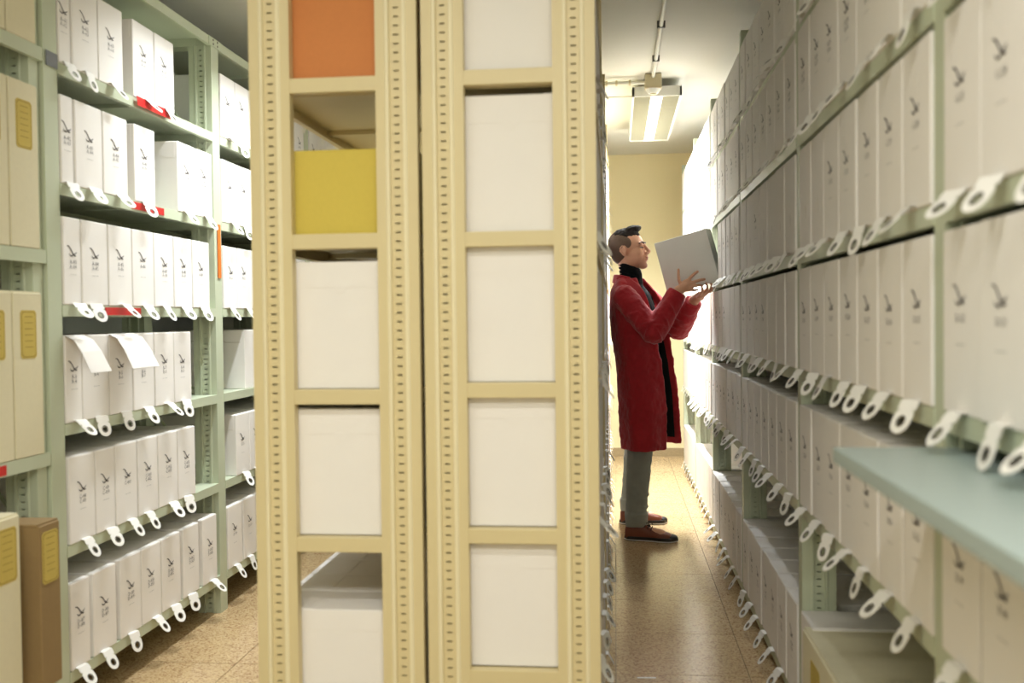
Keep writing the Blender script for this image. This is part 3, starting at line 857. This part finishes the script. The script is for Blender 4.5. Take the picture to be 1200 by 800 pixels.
def side_fn(bm):
    ell(bm, (-.030, 0, .046), (.090, .0800, .078), HM, rot=(0, .15, 0))
    ell(bm, (-.054, 0, -.010), (.056, .066, .062), HM)
    for s_ in (-1, 1): ell(bm, (.002, s_*.064, .040), (.030, .014, .034), HM)
prim_mesh('cropped_hair', side_fn, 'hair_side', .004, 2, parent=man)

# coat
SEC = [
 (.505, (.285, 5.63), (.15, 5.545), (.022, 5.76), (.20, 6.02), (.385, 5.94)),
 (.75, (.285, 5.62), (.15, 5.545), (.008, 5.77), (.20, 6.00), (.37, 5.94)),
 (.97, (.262, 5.62), (.12, 5.555), (-.002, 5.78), (.17, 5.99), (.345, 5.93)),
 (1.06, (.24, 5.615), (.11, 5.55), (-.015, 5.78), (.15, 5.99), (.33, 5.92)),
 (1.16, (.22, 5.61), (.10, 5.545), (-.030, 5.78), (.13, 5.995), (.31, 5.92)),
 (1.26, (.20, 5.62), (.08, 5.54), (-.038, 5.78), (.12, 6.0), (.29, 5.91)),
 (1.35, (.175, 5.63), (.06, 5.545), (-.036, 5.78), (.10, 6.0), (.265, 5.90)),
 (1.41, (.150, 5.655), (.045, 5.575), (-.026, 5.78), (.08, 5.97), (.23, 5.89)),
 (1.45, (.130, 5.675), (.035, 5.63), (-.012, 5.78), (.06, 5.92), (.19, 5.875)),
 (1.478, (.120, 5.690), (.045, 5.675), (.004, 5.78), (.05, 5.885), (.165, 5.868)),
]
def arc_sections(inset, ns=36, nz=26, cut=0.0):
    rows = []
    for k in range(nz+1):
        z = SEC[0][0]+(SEC[-1][0]-SEC[0][0])*k/nz
        j = 0
        while j < len(SEC)-2 and SEC[j+1][0] < z: j += 1
        u = (z-SEC[j][0])/(SEC[j+1][0]-SEC[j][0]); u = u*u*(3-2*u)*.5+u*.5
        pts = [Vector(SEC[j][1+i]).lerp(Vector(SEC[j+1][1+i]), u) for i in range(5)]
        pts = [Vector((p.x, p.y, 0)) for p in pts]
        S_, B_, T_ = pts[1], pts[2], pts[3]
        nb = Vector((B_.x+(S_.x-B_.x)*.22, B_.y+(S_.y-B_.y)*.70, 0)); tb = Vector((B_.x+(T_.x-B_.x)*.22, B_.y+(T_.y-B_.y)*.70, 0))
        c = catmull([pts[0], S_, nb, B_, tb, T_, pts[4]], ns)
        cen = sum(c, Vector())/len(c)
        ring = []
        for i, p in enumerate(c):
            d = (c[min(i+1, ns)]-c[max(i-1, 0)]); n_ = Vector((-d.y, d.x, 0)).normalized()
            if n_.dot(cen-p) < 0: n_ = -n_
            # soft vertical drape folds
            ph = i/ns
            fold = .006*math.sin(ph*38+z*2.0)*max(0, min(1, (1.1-z)/.5))
            ring.append(Vector((p.x, p.y, z))+n_*(inset+fold))
        rows.append(ring)
    return rows
def arc_shell(bm, a, b_, i0=0, i1=36, z0=0, z1=26):
    O = arc_sections(a); I = arc_sections(b_)
    O = [r[i0:i1+1] for r in O[z0:z1+1]]; I = [r[i0:i1+1] for r in I[z0:z1+1]]
    vo = [[bm.verts.new(MI @ p) for p in r] for r in O]; vi = [[bm.verts.new(MI @ p) for p in r] for r in I]
    nz, ns = len(O)-1, len(O[0])-1
    for k in range(nz):
        for i in range(ns):
            bm.faces.new((vo[k][i], vo[k+1][i], vo[k+1][i+1], vo[k][i+1])); bm.faces.new((vi[k][i], vi[k][i+1], vi[k+1][i+1], vi[k+1][i]))
        bm.faces.new((vo[k][0], vi[k][0], vi[k+1][0], vo[k+1][0])); bm.faces.new((vo[k][ns], vo[k+1][ns], vi[k+1][ns], vi[k][ns]))
    for i in range(ns):
        bm.faces.new((vo[0][i], vo[0][i+1], vi[0][i+1], vi[0][i])); bm.faces.new((vo[nz][i], vi[nz][i], vi[nz][i+1], vo[nz][i+1]))
    bmesh.ops.recalc_face_normals(bm, faces=bm.faces)
def sleeve(bm, sh, el, wr, hang=.02):
    sh, el, wr = Vector(sh), Vector(el), Vector(wr)
    f = (wr-el).normalized(); cuff = wr - f*.012
    chain(bm, [(*sh, .072), (*(sh.lerp(el, .5)), .068), (*el, .066)], MI)
    chain(bm, [(*el, .066), (*(el.lerp(wr, .45)), .063)], MI)
    p = el.lerp(wr, .45)
    P = [(MI @ p, .063), (MI @ cuff, .050)]
    d = P[1][0]-P[0][0]; q = d.to_track_quat('Z', 'Y').to_matrix().to_4x4()
    bmesh.ops.create_cone(bm, cap_ends=True, segments=24, radius1=.063, radius2=.050, depth=d.length, matrix=Matrix.Translation((P[0][0]+P[1][0])/2) @ q)
    # rumpled folds at the elbow crook and along the sleeve
    for k, t_ in enumerate((.0, .16, .30, .43, .56)):
        c = el.lerp(wr, t_)
        Q = Matrix.Translation(MI @ (c+Vector((.003*(-1)**k, -.004, 0)))) @ (f.to_track_quat('Z', 'Y').to_matrix().to_4x4()) @ Matrix.Rotation(.45*(-1)**k, 4, 'X')
        ell(bm, (0, 0, 0), (.072-.014*t_, .070-.012*t_, .013), Q, 3)
    g_ = (el-sh).normalized()
    for k, t_ in enumerate((.45, .62, .78, .92)):
        Q = Matrix.Translation(MI @ sh.lerp(el, t_)) @ (g_.to_track_quat('Z', 'Y').to_matrix().to_4x4()) @ Matrix.Rotation(.4*(-1)**k, 4, 'X')
        ell(bm, (0, 0, 0), (.074, .073, .013), Q, 3)
def coat_fn(bm):
    arc_shell(bm, .002, .015)
    sleeve(bm, R_SH, R_EL, R_WR); sleeve(bm, L_SH, L_EL, L_WR)
    for (sx, sy, sz) in (R_SH, L_SH): ell(bm, (sx, sy+(.02 if sy < 5.7 else -.02), sz+.012), (.075, .062, .055), MI)
coat = prim_mesh('coat', coat_fn, 'coat', .0055, 4, .016, .055, parent=man)
lin = simple('coat_lining', lambda bm: arc_shell(bm, .027, .031, 2, 35, 1, 24), 'lining')
# lapels: turned bands either side of the opening
def band(pts, width_dir, w, th=.012):
    def fn(bm):
        P = catmull([Vector(p) for p in pts], 18); wd = [Vector(width_dir[0]).lerp(Vector(width_dir[1]), i/18) for i in range(19)]
        rows = []
        for i, p in enumerate(P):
            ww = w[0]+(w[1]-w[0])*math.sin(PI*min(1, i/18*1.0))
            d = wd[i].normalized(); t_ = (P[min(i+1, 18)]-P[max(i-1, 0)]).normalized(); n_ = d.cross(t_).normalized()
            rows.append([bm.verts.new(MI @ q) for q in (p-n_*th/2, p+d*ww-n_*th/2, p+d*ww+n_*th/2, p+n_*th/2)])
        for A, B in zip(rows, rows[1:]):
            for i in range(4): bm.faces.new((A[i], A[(i+1) % 4], B[(i+1) % 4], B[i]))
        bm.faces.new(rows[0]); bm.faces.new(list(reversed(rows[-1])))
        bmesh.ops.recalc_face_normals(bm, faces=bm.faces)
    return fn
prim_mesh('lapel', band([(.015, 5.72, 1.485), (.085, 5.675, 1.462), (.150, 5.630, 1.40), (.185, 5.606, 1.31), (.225, 5.598, 1.17)], [(-.3, -.6, -.6), (-.9, -.25, -.1)], (.03, .07), .024), 'coat', .004, 2, parent=man)
prim_mesh('lapel', band([(.015, 5.845, 1.488), (.15, 5.87, 1.472), (.215, 5.885, 1.41), (.262, 5.892, 1.33), (.30, 5.905, 1.19)], [(-.2, .6, -.5), (.8, .5, .1)], (.02, .05)), 'coat', .004, 3, parent=man)
prim_mesh('collar', band([(.085, 5.675, 1.478), (.03, 5.695, 1.492), (-.004, 5.78, 1.498), (.03, 5.87, 1.492), (.13, 5.88, 1.478)], [(-.35, -.35, -1), (-.1, .5, -1)], (.035, .05)), 'coat', .004, 3, parent=man)

# sweater with turtleneck
def sweat_fn(bm):
    torso(bm, [(.125, 5.785, .86, .115, .165, -.3), (.125, 5.785, 1.0, .118, .165, -.3), (.12, 5.78, 1.16, .122, .168, -.3), (.105, 5.785, 1.30, .118, .165, -.3), (.095, 5.785, 1.38, .10, .145, -.3), (.09, 5.785, 1.43, .072, .085, -.3)])
    chain(bm, [(.092, 5.785, 1.38, .070), (.092, 5.782, 1.46, .064), (.090, 5.78, 1.495, .063)], MI)
    for z_, r_ in ((1.468, .069), (1.488, .070), (1.508, .0705), (1.526, .0700), (1.541, .067)):
        ell(bm, (.086-(z_-1.47)*.12, 5.777, z_+.004), (r_, r_*.97, .0135), MI, rot=(0, .38, 0))
prim_mesh('turtleneck', sweat_fn, 'sweater', .0055, 2, .004, .03, parent=man)
# trousers
def trouser_fn(bm):
    torso(bm, [(.13, 5.79, .76, .115, .17, -.2), (.13, 5.79, .88, .11, .165, -.3), (.125, 5.785, .98, .105, .155, -.3)])
    chain(bm, [(.13, 5.70, .80, .095), (.128, 5.665, .50, .074), (.112, 5.64, .30, .064), (.104, 5.628, .15, .058)], MI, n=24)
    chain(bm, [(.13, 5.88, .80, .095), (.12, 5.98, .50, .074), (.095, 6.03, .30, .062), (.078, 6.06, .16, .056)], MI, n=24)
    for (x, y, z) in ((.104, 5.627, .115), (.077, 6.062, .118)):
        bmesh.ops.create_cone(bm, cap_ends=True, segments=28, radius1=.063, radius2=.067, depth=.075, matrix=MI @ Matrix.Translation((x, y, z)))
    for (x, y, z, rr) in ((.110, 5.632, .20, .063), (.115, 5.64, .27, .065), (.12, 5.65, .40, .07)):
        ell(bm, (x+.004, y, z), (rr, rr, .016), MI, rot=(.1, .25, 0))
prim_mesh('trousers', trouser_fn, 'denim', .006, 2, .010, .05, parent=man)

def shoe(hx, hy, tx, ty):
    h = Vector((hx, hy, 0)); t_ = Vector((tx, ty, 0)); L = (t_-h).length; a = math.atan2(ty-hy, tx-hx)
    T = MI @ Matrix.Translation(h) @ Matrix.Rotation(a, 4, 'Z')
    def outline(k):
        P = [(0, .0), (.02, .028), (.08, .034), (.15, .036), (.21, .048), (.26, .042), (L-.01, .018), (L, 0)]
        c = catmull([Vector((x, y, 0)) for x, y in P], 22)
        c = [(p.x, max(0, p.y)+k if 0 < i < 22 else 0) for i, p in enumerate(c)]
        c[0] = (c[0][0]-k, 0); c[-1] = (c[-1][0]+k, 0)
        return c + [(x, -y) for x, y in reversed(c[1:-1])]
    def slab(bm, z0, z1, k, heel=False):
        o_ = outline(k); o_ = [p for p in o_ if not heel or p[0] < .085]
        A = [bm.verts.new(T @ Vector((x, y, z0))) for x, y in o_]; B = [bm.verts.new(T @ Vector((x, y, z1))) for x, y in o_]
        n = len(o_)
        for i in range(n): bm.faces.new((A[i], A[(i+1) % n], B[(i+1) % n], B[i]))
        bm.faces.new(list(reversed(A))); bm.faces.new(B)
    def up_fn(bm):
        secs = [(.004, .028, .075), (.03, .033, .098), (.075, .034, .105), (.11, .035, .095), (.15, .037, .074), (.19, .043, .062), (.235, .043, .052), (L-.03, .033, .042), (L-.008, .014, .028)]
        rings = []
        for (x, w, hh) in secs:
            ring = []
            for i in range(16):
                t2 = PI*i/15; cx_, sz_ = math.cos(t2), math.sin(t2)
                ring.append(bm.verts.new(T @ Vector((x, math.copysign(abs(cx_)**.7, cx_)*w, .018+(hh-.018)*sz_**.8))))
            rings.append(ring)
        for A, B in zip(rings, rings[1:]):
            for i in range(15): bm.faces.new((A[i], A[i+1], B[i+1], B[i]))
            bm.faces.new((A[15], A[0], B[0], B[15]))
        bm.faces.new(rings[0]); bm.faces.new(list(reversed(rings[-1])))
        bmesh.ops.recalc_face_normals(bm, faces=bm.faces)
    o = prim_mesh('shoe', up_fn, 'leather', .003, 2, parent=man)
    def plain(name, fn, m):
        bm = bmesh.new(); fn(bm); me = bpy.data.meshes.new(name); bm.to_mesh(me); bm.free(); me.materials.append(M[m]); return link(name, me, o)
    plain('sole', lambda bm: (slab(bm, .009, .026, .003), slab(bm, .0005, .009, .002, True)), 'sole')
    plain('welt', lambda bm: slab(bm, .004, .0092, .0055), 'welt')
    def toe(bm): ell(bm, (L-.035, 0, .026), (.036, .036, .017), T)
    plain('toe_cap', toe, 'sole')
    def lace(bm):
        for k in range(4):
            x = .115+k*.018; z_ = .098-k*.0085
            chain(bm, [(x, -.026, z_-.016, .0028), (x+.004, 0, z_, .0028), (x, .026, z_-.016, .0028)], T, n=6)
        chain(bm, [(.12, 0, .098, .003), (.135, -.022, .104, .0028), (.15, -.035, .088, .0028), (.13, -.02, .09, .0028)], T, n=6)
        chain(bm, [(.12, 0, .098, .003), (.14, .02, .102, .0028), (.152, .034, .086, .0028)], T, n=6)
    plain('laces', lace, 'lace')
shoe(.040, 5.625, .330, 5.570)
shoe(.012, 6.055, .298, 6.085)

# box in the man's hands
th = math.radians(75)
w_, h_, d_ = .165, .298, .30
Rm = Matrix.Rotation(math.radians(-14.5), 4, 'Y') @ Matrix.Rotation(th, 4, 'Z')
corner = Vector((.572, 5.585, 1.448))
off = Rm @ Vector((-w_/2, 0, 0))
hb = link('archive_box', body_mesh(w_, h_, d_, 'card_grey'), None)
hb.matrix_world = Matrix.Translation(corner-off) @ Rm
tag(hb, 'white archive box tilted in the hands of the man', 'box')
link('pull_tab', TABS[1], hb)
